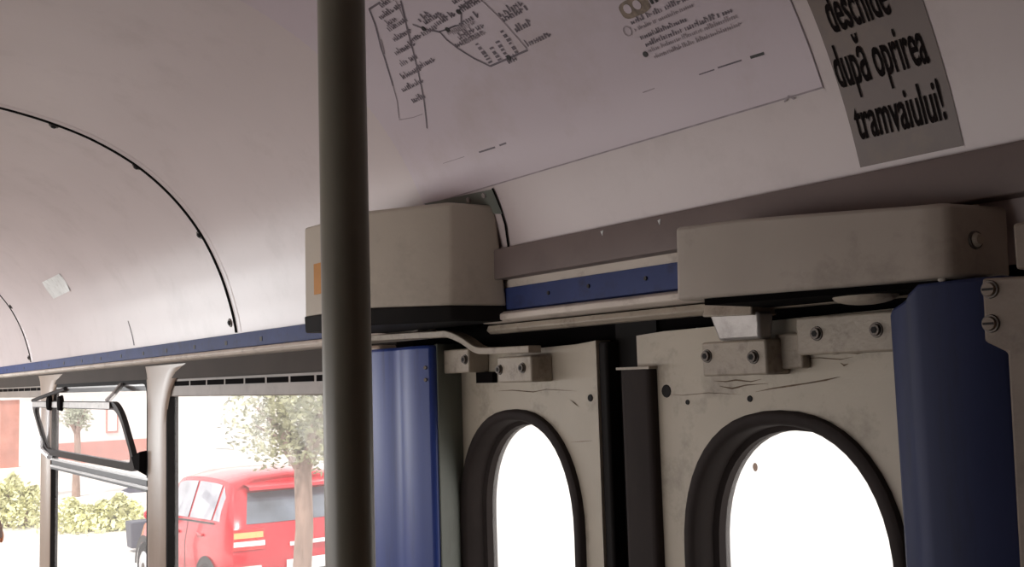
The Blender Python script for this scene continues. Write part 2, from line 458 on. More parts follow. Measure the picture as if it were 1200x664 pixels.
b = MB(); b.sec([(1.42, .155), (1.375, .152), (1.365, .146), (1.365, .134), (1.378, .128), (1.42, .128)], -2.02, -.78, 'lip'); struct(b.build('trim_4', bevel=.002))
b = MB(); b.sec([(1.42, .126), (1.39, .124), (1.385, .112), (1.395, .104), (1.42, .104)], -2.02, -.78, 'hinge'); struct(b.build('trim_5', bevel=.002))
b = MB(); b.sec([(1.41, .232), (1.388, .232), (1.388, .207), (1.41, .207)], -2.02, -.78, 'lip'); struct(b.build('trim_6'))
# brown-grey beam along the foot of the cove
b = MB(); b.sec([(1.40, .296), (1.352, .296), (1.350, .290), (1.352, .226), (1.40, .226)], -1.945, XR, 'beam'); t7 = struct(b.build('trim_7', bevel=.002))
g = MB(); g.box(-1.953, -1.945, 1.345, 1.40, .220, .300, 'gap'); g.build('beam_end', t7)
for px, py in ((706, 271), (773, 258)):
    p = at_y(px, py, 1.351); g = MB(); g.hexa([p + Vector((-.004, 0, 0)), p + Vector((.004, 0, .002)), p + Vector((.001, 0, -.009))], [p + Vector((-.004, -.002, 0)), p + Vector((.004, -.002, .002)), p + Vector((.001, -.002, -.009))], 'tape'); g.build('paint_chip', t7)

# ------------------------------------------------------------------ door pocket: dark head panel, posts
b = MB()
specks = sorted([(at_y(px, py, 1.47).x, at_y(px, py, 1.47).z) for px, py in ((750, 382), (817, 386), (904, 380), (944, 374))])
xa = -2.88
for sx_, sz_ in specks:
    b.box(xa, sx_ - .004, 1.47, 1.471, -.02, .2, 'gap')
    b.box(sx_ - .004, sx_ + .004, 1.47, 1.471, -.02, sz_ - .003, 'gap'); b.box(sx_ - .004, sx_ + .004, 1.47, 1.471, sz_ + .003, .2, 'gap')
    xa = sx_ + .004
b.box(xa, -.64, 1.47, 1.471, -.02, .2, 'gap')
b.box(-1.72, -1.44, 1.475, 1.49, FLOOR, .0, 'gap')
b.box(-2.3, -2.19, 1.475, 1.49, FLOOR, .0, 'gap')
b.box(-1.0, -.7, 1.475, 1.49, FLOOR, .0, 'gap')
struct(b.build('trim_8'))

def door_post(name, pts, zt, key, label):
    b = MB(); b.plan(pts, FLOOR, zt, key)
    o = b.build(name, bevel=.008, origin=(sum(p[0] for p in pts) / len(pts), sum(p[1] for p in pts) / len(pts), FLOOR))
    return tag(o, label, 'door post')
lp = door_post('door_post', [(-2.50, 1.40), (-2.50, 1.315), (-2.455, 1.30), (-2.345, 1.298), (-2.335, 1.304), (-2.29, 1.304), (-2.28, 1.298), (-2.205, 1.300), (-2.172, 1.322), (-2.172, 1.335), (-2.20, 1.40)], .085, 'blue', 'bright blue painted door post just right of the dark upright pole')
for z in (.03, -.0): 
    c = Vector((-2.185, 1.312, z)); g = MB(); g.disc(c, (.5, -.8, 0), .005, .004, .003, 'bolt'); g.build('screw', lp)
b = MB(); b.plan([(-2.198, 1.345), (-2.168, 1.336), (-2.190, 1.425), (-2.215, 1.425)], FLOOR, .088, 'reveal'); struct(b.build('trim_9', bevel=.003))
b = MB(); b.box(-2.222, -2.204, 1.412, 1.44, FLOOR, .03, 'black'); struct(b.build('trim_10'))
# right post: sloping cut at the upper left
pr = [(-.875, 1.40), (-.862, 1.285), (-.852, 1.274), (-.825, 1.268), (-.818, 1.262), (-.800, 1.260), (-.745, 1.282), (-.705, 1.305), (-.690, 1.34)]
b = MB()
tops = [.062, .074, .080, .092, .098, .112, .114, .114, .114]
b.hexa([(x, y, FLOOR) for x, y in pr], [(x, y, z) for (x, y), z in zip(pr, tops)], 'blue_shaded')
rp = tag(b.build('door_post', bevel=.006, origin=(-.76, 1.29, FLOOR)), 'blue door post with shade painted in, at right under the long cover', 'door post')

# ------------------------------------------------------------------ door leaves
LY0, LY1 = 1.42, 1.462
def oval(cx, a, top, b, n=48, bottom=-.95, e=2.25):
    pts = []
    zc = top - b; zd = bottom + b
    for k in range(n):
        t = 2 * PI * k / n
        cs, sn = math.cos(t), math.sin(t)
        x = cx + a * math.copysign(abs(cs) ** (2 / e), cs)
        z = (zc if sn >= 0 else zd) + b * math.copysign(abs(sn) ** (2 / e), sn)
        pts.append((x, z))
    return pts

def leaf(n, x0, x1, zl, zr, cx, top):
    b = MB()
    hole = oval(cx, .232, top - .004, .27)
    # ring of outer points matching the hole, projected to the panel border
    outer = []
    z0 = FLOOR + .05; ztop = lambda x: zl + (zr - zl) * (x - x0) / (x1 - x0)
    zc = -.5
    N = len(hole)
    for k, (x, z) in enumerate(hole):
        dx, dz = x - cx, z - zc
        ts = []
        if dx > 1e-6: ts.append((x1 - cx) / dx)
        if dx < -1e-6: ts.append((x0 - cx) / dx)
        if dz > 1e-6: ts.append((ztop(x) - zc) / dz)
        if dz < -1e-6: ts.append((z0 - zc) / dz)
        t = min(ts); outer.append([cx + dx * t, zc + dz * t])
    for corner in ((x0, zl), (x1, zr), (x0, z0), (x1, z0)):      # snap the closest to each corner
        k = min(range(N), key=lambda i: (outer[i][0] - corner[0]) ** 2 + (outer[i][1] - corner[1]) ** 2)
        outer[k] = list(corner)
    F = [(x, LY0, z) for x, z in outer]; Fh = [(x, LY0, z) for x, z in hole]
    Bk = [(x, LY1, z) for x, z in outer]; Bh = [(x, LY1, z) for x, z in hole]
    b.grid([Fh, F, Bk, Bh, Fh], 'cream', True)
    d = b.build(f'door_{n}'); struct(d)
    r = MB()
    O = oval(cx, .238, top, .272); I = oval(cx, .210, top - .026, .245); I2 = oval(cx, .196, top - .038, .232)
    y = 1.404
    r.grid([[(x, LY0 + .005, z) for x, z in O], [(x, y + .004, z) for x, z in oval(cx, .236, top - .002, .27)], [(x, y, z) for x, z in oval(cx, .230, top - .008, .265)],
            [(x, y + .001, z) for x, z in oval(cx, .216, top - .020, .25)], [(x, y + .008, z) for x, z in I],
            [(x, 1.455, z) for x, z in oval(cx, .207, top - .028, .243)], [(x, 1.460, z) for x, z in I2], [(x, 1.49, z) for x, z in I2], [(x, 1.49, z) for x, z in O], [(x, LY1, z) for x, z in O]], 'rubber', True)
    r.build('window_seal', d, smooth=True, angle=50)
    P = oval(cx, .20, top - .034, .236)
    g = MB(); g.add([(x, 1.478, z) for x, z in P], [tuple(range(len(P)))], 'pane_door'); g.build('pane', d)
    return d
d1 = leaf(1, -2.235, -1.662, .052, .072, -1.955, -.074)
d2 = leaf(2, -1.535, -.83, .076, .094, -1.178, -.070)

p = at_y(885, 547, 1.472); g = MB(); g.ball(p, .006, .001, .008, 'smudge', 10, 6); g.build('smudge', d2)
def bolt(parent, c, r=.012, slotted=False):
    b = MB(); c = Vector(c)
    b.disc(c + Vector((0, .001, 0)), (0, -1, 0), r * 1.25, r * 1.15, .003, 'bolt', 18)
    b.disc(c + Vector((0, -.002, 0)), (0, -1, 0), r * .92, r * .86, .005, 'bolt', 18)
    b.disc(c + Vector((0, -.0071, 0)), (0, -1, 0), r * .55, r * .55, .0006, 'dark_hole', 6)
    return b.build('bolt', parent, smooth=True)
def block(parent, name, x0, x1, y0, y1, z0, z1, bolts, key='hinge', bev=.004):
    b = MB(); b.box(x0, x1, y0, y1, z0, z1, key); o = b.build(name, parent, bevel=bev)
    for x, z in bolts: bolt(o, (x, y0, z), .010)
    return o
k = 1.36 / 1.38
blk = block(d1, 'hinge_block', -2.195, -2.063, 1.36, 1.42, .014, .072, [(-2.192, .046), (-2.078, .046)])
block(d1, 'hinge_block', -1.944, -1.813, 1.36, 1.42, -.012, .047, [(-1.934, .018), (-1.845, .020)])
g = MB(); g.box(-2.10, -2.03, 1.405, 1.42, -.012, .014, 'slot'); g.build('bolt_recess', d1)
block(d2, 'hinge_block', -1.300, -1.152, 1.36, 1.42, -.009, .052, [(-1.287, .027), (-1.180, .022)])
block(d2, 'hinge_plate', -1.108, -.900, 1.385, 1.42, .022, .084, [(-1.066, .056), (-.954, .056)])
g = MB(); g.box(-1.165, -1.108, 1.398, 1.42, .0, .06, 'hinge'); g.build('spacer', d2, bevel=.004)
# bolt holes and scrapes on the leaves
def hole(parent, px, py, r=.009):
    p = at_y(px, py, LY0); g = MB(); g.disc(p, (0, -1, 0), r, r * .9, .002, 'dark_hole', 12); g.build('bolt_hole', parent)
hole(d1, 692, 466, .008); hole(d2, 781, 458, .013)
hole(d2, 806, 471, .005); hole(d2, 879, 467, .006)
def scrape(parent, pts, w):
    g = MB(); P = [at_y(px, py, LY0 - .0012) for px, py in pts]
    n = len(P); rows = []
    for i, p in enumerate(P):
        ww = w * (1 if 0 < i < n - 1 else .15) * random.uniform(.6, 1.2)
        rows.append([p + Vector((0, 0, ww)), p - Vector((0, 0, ww))])
    g.grid(rows, 'dark_scrape'); g.build('scrape', parent)
M['dark_scrape'] = mat('dark_scrape', (112, 96, 82), .8, .4, 60, spec=.1)
scrape(d2, [(885, 459), (905, 455), (925, 452), (945, 449), (968, 445), (985, 441)], .0016)
scrape(d2, [(842, 452), (858, 455), (874, 451), (900, 449)], .0016)
scrape(d2, [(975, 416), (990, 413), (1005, 414), (1025, 410)], .0014)
scrape(d2, [(775, 461), (800, 463), (830, 460), (868, 462)], .0006)
scrape(d2, [(836, 446), (850, 447), (862, 445), (880, 447), (892, 444)], .0012)
scrape(d2, [(935, 420), (960, 419), (985, 421), (1000, 418)], .0011)
scrape(d2, [(985, 425), (989, 428), (994, 426)], .0022)
scrape(d1, [(583, 458), (600, 457), (625, 459), (640, 456), (676, 458)], .0012)
scrape(d1, [(668, 468), (673, 472), (679, 477)], .0014)
scrape(d1, [(668, 518), (682, 517), (695, 516)], .0007)
# rubber edges between the leaves
b = MB(); b.box(-1.662, -1.635, 1.425, 1.465, FLOOR + .05, .07, 'black'); b.build('edge_seal', d1, bevel=.006)
b = MB(); b.plan([(-1.570, 1.45), (-1.568, 1.405), (-1.560, 1.398), (-1.488, 1.398), (-1.480, 1.404), (-1.480, 1.45)], FLOOR + .05, .010, 'rubber'); es = b.build('edge_seal', d2, bevel=.004)
b = MB(); b.box(-1.575, -1.478, 1.397, 1.44, .008, .013, 'hinge'); b.build('seal_cap', es)
b = MB(); b.box(-1.645, -1.52, 1.462, 1.474, FLOOR + .05, .16, 'black'); struct(b.build('trim_11'))

# bent arm reaching to the left leaf
arm = [(-2.52, 1.30, .116), (-2.335, 1.33, .114), (-2.16, 1.335, .110), (-2.10, 1.337, .108), (-2.04, 1.34, .090), (-1.995, 1.345, .068), (-1.95, 1.35, .062), (-1.80, 1.36, .060)]
P = spline(arm, 5); b = MB(); rows = []
for i, p in enumerate(P):
    rows.append([p + Vector((0, -.016, .008)), p + Vector((0, .02, .008)), p + Vector((0, .02, -.008)), p + Vector((0, -.016, -.008))])
b.grid(rows, 'hinge', True); b.add(rows[-1], [(0, 1, 2, 3)], 'hinge'); b.build('pull_arm', d1, bevel=.002)
# bright bracket hanging from the header to the right leaf
b = MB(); b.hexa([(-1.272, 1.345, .118), (-1.165, 1.345, .112), (-1.165, 1.40, .112), (-1.272, 1.40, .118)], [(-1.272, 1.335, .096), (-1.158, 1.335, .092), (-1.158, 1.40, .092), (-1.272, 1.40, .096)], 'hinge')
br = b.build('bracket', d2, bevel=.003)
b = MB(); b.hexa([(-1.250, 1.352, .052), (-1.158, 1.352, .052), (-1.158, 1.385, .052), (-1.250, 1.385, .052)], [(-1.264, 1.345, .100), (-1.152, 1.345, .098), (-1.152, 1.385, .098), (-1.264, 1.385, .100)], 'steel'); b.build('bracket_plate', br, bevel=.005)
b = MB(); b.ball(at_y(1014, 347, 1.335), .052, .04, .013, 'hinge', 16, 10); b.build('weld_bump', d2, smooth=True)

# ------------------------------------------------------------------ mechanism covers
c1 = thing('mechanism_cover', (-2.2, 1.25, .155), 'boxy cream mechanism cover behind the dark pole, on a black base', 'cover')
plan = [(-2.475, 1.39), (-2.475, 1.135), (-2.462, 1.12), (-2.155, 1.118), (-2.138, 1.123), (-1.966, 1.244), (-1.958, 1.256), (-1.930, 1.385)]
zl_ = [.172, .172, .170, .170, .169, .165, .165, .164]
zh_ = [.415, .408, .403, .400, .399, .401, .403, .398]
lo = [(x, y, z) for (x, y), z in zip(plan, zl_)]
hi = [(x + .008 if x > -2 else x, min(y, 1.352), z) for (x, y), z in zip(plan, zh_)]
b = MB(); b.hexa(lo, hi, 'cover'); b.build('housing', c1, bevel=.007, seg=3)
lo2 = [(x, y, .130) for x, y, z in lo]; hi2 = [(x, y - .003, z + .002) for x, y, z in lo]
b = MB(); b.hexa(lo2, hi2, 'black'); b.build('base_trim', c1, bevel=.004)
b = MB(); b.box(-2.398, -2.33, 1.1155, 1.120, .224, .302, 'orange'); b.build('orange_label', c1)
# grey infill wedge beside the cover
b = MB(); P = [cove_pt(*cove_uv(498, 238), .004), cove_pt(*cove_uv(578, 221), .004), cove_pt(*cove_uv(590, 250), .004), cove_pt(*cove_uv(520, 250), .004)]
b.add(P, [(0, 1, 2, 3)], 'reveal'); pl = b.build('mounting_plate', c1)
for px, py in ((551, 233), (569, 228)):
    x, s = cove_uv(px, py); g = MB(); g.disc(cove_pt(x, s, .004), cove_n(s), .007, .006, .004, 'steel'); g.build('screw', pl)
# dark joint down the cove from the plate to the beam
b = MB(); P = [cove_uv(578, 220), cove_uv(586, 240), cove_uv(593, 262), cove_uv(597, 290)]; rr = []
for i, (x, s) in enumerate(P): rr.append([cove_pt(x - .0035, s, .003), cove_pt(x + .0035, s, .003)])
b.grid(rr, 'gap'); b.build('cover_joint', ceiling)

c2 = thing('door_header_cover', (-.95, 1.28, .115), 'long cream header cover with rounded left end above right door leaf', 'cover')
lo = [(-1.205, 1.38, .117), (-1.208, 1.225, .117), (-1.200, 1.204, .117), (-1.175, 1.202, .117), (-1.08, 1.217, .116), (-.95, 1.237, .115), (-.80, 1.261, .115), (-.766, 1.267, .115), (-.755, 1.278, .115), (-.733, 1.38, .115)]
zt = [.242, .242, .238, .237, .236, .228, .218, .216, .216, .214]
hi = [(x, y + .004, z) for (x, y, _), z in zip(lo, zt)]
b = MB(); b.hexa(lo, hi, 'cover_r'); hs = b.build('housing', c2, bevel=.006, seg=3)
p = Vector((-.7455, 1.318, .166)); nrm = Vector((.98, -.2, 0)).normalized()
g = MB(); g.disc(p - nrm * .002, nrm, .013, .012, .004, 'bolt'); g.disc(p + nrm * .002, nrm, .010, .007, .006, 'hinge'); g.build('bolt', c2, smooth=True)
b = MB(); b.plan([(-1.16, 1.40), (-1.15, 1.215), (-.78, 1.305), (-.74, 1.40)], .106, .116, 'gap'); b.build('underside', c2)
g = MB(); g.ball((-.775, 1.279, .114), .006, .004, .004, 'cover_r'); g.build('paint_drip', c2)

# ------------------------------------------------------------------ grab pole
c = at_y(406, 332, .5)
b = MB(); b.tube([(c.x + .006, c.y, FLOOR + .02), (c.x - .002, c.y, .2), (c.x - .004, c.y, .952)], .0262, 'pole', 40); pole = None
pole = thing('grab_pole', (c.x, c.y, FLOOR), 'dark grey-brown upright grab pole crossing the whole picture', 'pole')
b.build('tube', pole, smooth=True)
b = MB(); b.disc((c.x + .006, c.y, FLOOR), (0, 0, 1), .06, .05, .025, 'steel', 24); b.build('foot_flange', pole, smooth=True)
b = MB(); b.disc((c.x - .004, c.y, .962), (0, 0, -1), .06, .05, .025, 'steel', 24); b.build('top_flange', pole, smooth=True)

# ------------------------------------------------------------------ poster, sticker, tape on the cove
def cove_sheet(b, u0, u1, s0, s1, off, key, nx=8, ns=20, edge=None):
    rr = []
    for i in range(ns + 1):
        s = s0 + (s1 - s0) * i / ns
        rr.append([cove_pt(u0 + (u1 - u0) * j / nx, s, off) for j in range(nx + 1)])
    b.grid(rr, key)
def cove_stroke(b, pts, w, key, off, dens=6):
    P = []
    for (a, c) in zip(pts, pts[1:]):
        for k in range(dens): P.append((a[0] + (c[0] - a[0]) * k / dens, a[1] + (c[1] - a[1]) * k / dens))
    P.append(pts[-1]); rows = []
    for i, p in enumerate(P):
        q0 = P[max(0, i - 1)]; q1 = P[min(len(P) - 1, i + 1)]
        dx, dy = q1[0] - q0[0], q1[1] - q0[1]; l = math.hypot(dx, dy) or 1
        nx_, ny_ = -dy / l * w / 2, dx / l * w / 2
        rows.append([cove_pt(p[0] + nx_, p[1] + ny_, off), cove_pt(p[0] - nx_, p[1] - ny_, off)])
    b.grid(rows, key)

b = MB(); cove_sheet(b, -2.20, -.982, .314, 1.15, .001, 'poster', 12, 30)
poster = tag(b.build('route_map_poster', smooth=True), 'pale laminated tram route map poster stuck on curved ceiling', 'poster')
poster_uv = cove_uv
def img_stroke(parent, name, pts, w, key, off=.0020):
    b = MB(); cove_stroke(b, [cove_uv(*p) for p in pts], w, key, off); return b.build(name, parent)
# network lines
img_stroke(poster, 'map_line', [(433, 10), (440, 28), (447, 55), (455, 80), (461, 100)], .0045, 'ink')
img_stroke(poster, 'map_line', [(433, 10), (446, 2)], .005, 'ink')
img_stroke(poster, 'map_line', [(461, 100), (466, 118), (468, 138)], .003, 'ink_grey')
img_stroke(poster, 'map_line', [(470, 0), (478, 35), (486, 65), (492, 90), (497, 115), (501, 150)], .004, 'ink')
img_stroke(poster, 'map_line', [(464, 0), (470, 12), (477, 28)], .003, 'ink_grey')
img_stroke(poster, 'map_line', [(484, 28), (497, 33), (516, 37), (524, 46), (537, 56), (556, 68), (575, 77)], .0042, 'ink')
img_stroke(poster, 'map_line', [(575, 77), (596, 68), (619, 58)], .0045, 'ink')
img_stroke(poster, 'map_line', [(619, 58), (600, 36), (584, 18), (565, 0)], .003, 'ink_grey')
img_stroke(poster, 'map_line', [(524, 34), (530, 31), (541, 28), (541, 14), (538, 12), (545, 4), (552, 0)], .0035, 'ink')
img_stroke(poster, 'map_line', [(514, 37), (526, 33), (535, 29)], .0035, 'ink')
img_stroke(poster, 'map_line', [(468, 140), (485, 137), (496, 133)], .002, 'ink_grey')
for px, py in ((497, 33), (525, 34), (538, 13), (597, 67)):
    u, s = cove_uv(px, py); g = MB(); g.disc(cove_pt(u, s, .0018), cove_n(s), .006, .006, .001, 'ink_black', 12); g.build('map_stop', poster)
# station names: too small in the photo to read, set as short runs of fine strokes
def fine_print(parent, name, px, py, length, h, key='ink', ang=None, off=.0022):
    u, s = cove_uv(px, py); g = MB(); x = u; end = u + length
    if ang == 'up':
        y = s
        while y < s + length:
            w = random.uniform(.25, .6) * h
            cove_stroke(g, [(u, y), (u + h * random.uniform(.6, 1), y)], w, key, off, 1); y += w + h * .25
    else:
        while x < end:
            w = h * random.choice((.16, .22, .3)); hh = h * random.choice((.55, .6, .7, 1.0))
            cove_stroke(g, [(x, s), (x, s + hh)], w, key, off, 1)
            if random.random() < .6: cove_stroke(g, [(x, s + hh * random.choice((.1, .5, .9))), (x + h * .5, s + hh * .5)], h * .18, key, off, 1)
            x += h * .52
            if random.random() < .08: x += h * .5
    return g.build(name, parent)
for px, py, l in ((449, 8, .08), (448, 22, .09), (457, 29, .04), (458, 36, .08), (464, 48, .07), (466, 64, .08), (472, 77, .07), (474, 92, .08), (474, 107, .09), (486, 120, .05),
                  (484, 49, .10), (493, 80, .06), (494, 25, .04), (500, 28, .06), (513, 30, .07), (542, 30, .06), (544, 13, .09), (540, 46, .09), (537, 55, .10), (588, 19, .07), (592, 25, .08), (607, 37, .05), (620, 54, .07), (598, 74, .04), (534, 4, .05), (548, 4, .06)):
    fine_print(poster, 'station_name', px, py, l, .016, 'ink')
for px, py, l in ((533, 40, .08), (545, 52, .08), (527, 40, .05)): fine_print(poster, 'station_name', px, py, l, .012, 'ink_grey')
for px, py, l in ((573, 73, .05), (584, 70, .03), (593, 66, .04), (604, 61, .055)): fine_print(poster, 'station_name', px, py, l, .014, 'ink', 'up')
img_stroke(poster, 'map_line', [(446, 45), (450, 62)], .008, 'ink_grey')
# legend on the right of the map
g = MB(); a = cove_uv(731, 14)
u0, u1 = cove_uv(729, 16)[0], cove_uv(763, 5)[0]; s0 = cove_uv(745, 16)[1]
outl = []
for k in range(24):
    t = 2 * PI * k / 24; outl.append(cove_pt((u0 + u1) / 2 + (u1 - u0) / 2 * math.copysign(abs(math.cos(t)) ** .6, math.cos(t)), s0 + .012 + .017 * math.copysign(abs(math.sin(t)) ** .6, math.sin(t)), .0020))
g.add(outl, [tuple(range(24))], 'logo'); lg = g.build('legend_badge', poster)
for f in (.28, .62):
    g = MB(); g.disc(cove_pt(u0 + (u1 - u0) * f, s0 + .014, .0023), cove_n(s0 + .014), .009, .009, .0006, 'poster', 12); g.build('badge_spot', lg)
for px, py, px2, h, key in ((766, 4, 780, .020, 'ink_black'), (742, 28, 812, .011, 'ink'), (746, 36, 818, .009, 'ink_grey'), (753, 46, 808, .010, 'ink'), (759, 54, 866, .011, 'ink'), (762, 61, 870, .009, 'ink_grey'), (769, 68, 876, .009, 'ink_grey')):
    a = cove_uv(px, py); e = cove_uv(px2, py - (px2 - px) * .28)
    fine_print(poster, 'legend_line', px, py, e[0] - a[0], h, key)
u, s = cove_uv(757, 63); g = MB(); g.disc(cove_pt(u, s, .0018), cove_n(s), .0055, .0055, .001, 'ink_black', 12); g.build('legend_bullet', poster)
u, s = cove_uv(736, 36); ring = []
g = MB(); cove_stroke(g, [(u + .009 * math.cos(q), s + .009 * math.sin(q)) for q in [2 * PI * k / 16 for k in range(17)]], .002, 'ink_grey', .0022, 1); g.build('legend_ring', poster)
img_stroke(poster, 'footnote_bar', [(880, 67), (896, 62)], .005, 'ink_black')
img_stroke(poster, 'footnote_bar', [(842, 79), (870, 70)], .0028, 'ink')
img_stroke(poster, 'footnote_bar', [(820, 87), (838, 81)], .0022, 'ink')
img_stroke(poster, 'footnote_bar', [(562, 178), (581, 172)], .004, 'ink'); img_stroke(poster, 'footnote_bar', [(586, 170), (594, 167)], .004, 'ink')
img_stroke(poster, 'footnote_bar', [(520, 191), (545, 183)], .0015, 'ink_grey'); img_stroke(poster, 'footnote_bar', [(754, 108), (768, 103)], .002, 'ink_grey')
# darkened lower edge of the poster and its torn nick
b = MB(); cove_stroke(b, [(-2.20, .3145), (-.982, .3145)], .003, 'ink_grey', .0018, 40); b.build('worn_edge', poster)
b = MB(); cove_stroke(b, [(-.983, .314), (-.983, .6)], .0012, 'ink_grey', .0018, 10); b.build('worn_edge', poster)
b = MB(); P = [cove_uv(920, 119), cove_uv(925, 112), cove_uv(932, 116)]; cove_stroke(b, P, .003, 'ink_grey', .0022, 2); b.build('torn_nick', poster)

b = MB(); SX = (-.956, -.784); cove_sheet(b, SX[0], SX[1], .178, .80, .001, 'sticker', 6, 20)
sticker = tag(b.build('door_notice_sticker', smooth=True), 'grey-brown notice sticker with bold black lettering on curved ceiling', 'sticker')
def cove_text(parent, body, x0, x1, s_base, s_cap, key, off=.0026):
    cu = bpy.data.curves.new('txt', 'FONT'); cu.body = body; cu.size = 1; cu.offset = .016; cu.resolution_u = 3
    o = bpy.data.objects.new('txt', cu); COL.objects.link(o)
    bpy.context.view_layer.update()
    me = bpy.data.meshes.new_from_object(o.evaluated_get(bpy.context.evaluated_depsgraph_get()))
    bpy.data.objects.remove(o)
    bm = bmesh.new(); bm.from_mesh(me)
    for e_ in range(2):
        bmesh.ops.subdivide_edges(bm, edges=[e for e in bm.edges if e.calc_length() > .12], cuts=1)
    bmesh.ops.triangulate(bm, faces=bm.faces)
    bm.to_mesh(me); bm.free()
    xs = [v.co.x for v in me.vertices]; a, c = min(xs), max(xs)
    for v in me.vertices:
        t = (v.co.x - a) / (c - a)
        s = s_base + (s_cap - s_base) * v.co.y / .7
        v.co = cove_pt(x0 + (x1 - x0) * t, s, off)
    me.materials.append(M[key])
    t = bpy.data.objects.new('lettering', me); COL.objects.link(t); t.parent = parent
    return t
def line_uv(pa, pb):
    a, c = cove_uv(*pa), cove_uv(*pb); return a[0], c[0], (a[1] + c[1]) / 2
for body, pa, pb, h in (('deschide', (977, 38), (1046, 14), .066), ('după oprirea', (985, 102), (1091, 72), .066), ('tramvaiului!', (1008, 163), (1111, 138), .060)):
    x0, x1, s = line_uv(pa, pb); cove_text(sticker, body, x0, x1, s, s + h, 'sticker_ink')
cove_text(sticker, 'Ușile se vor', SX[0] + .02, SX[1] - .02, .585, .645, 'sticker_ink') if False else None

b = MB(); P = [cove_uv(50, 330), cove_uv(70, 320), cove_uv(83, 340), cove_uv(63, 350)]
rows = []
for i in range(5):
    t = i / 4
    l = (P[0][0] * (1 - t) + P[3][0] * t, P[0][1] * (1 - t) + P[3][1] * t); r_ = (P[1][0] * (1 - t) + P[2][0] * t, P[1][1] * (1 - t) + P[2][1] * t)
    rows.append([cove_pt(l[0] + (r_[0] - l[0]) * q, l[1] + (r_[1] - l[1]) * q, .004 + .004 * math.sin(3 * q + i)) for q in (0, .25, .5, .75, 1)])
b.grid(rows, 'tape'); tag(b.build('tape_scrap', smooth=True), 'small square scrap of clear tape on the far left ceiling panel', 'tape')

# ------------------------------------------------------------------ OUTSIDE
b = MB(); b.box(-60, 25, 1.7, 50, GROUND - .1, GROUND, 'asphalt'); b.box(-60, 25, -40, 1.7, GROUND - .1, GROUND - .02, 'asphalt'); tag(b.build('ground'), kind='structure')

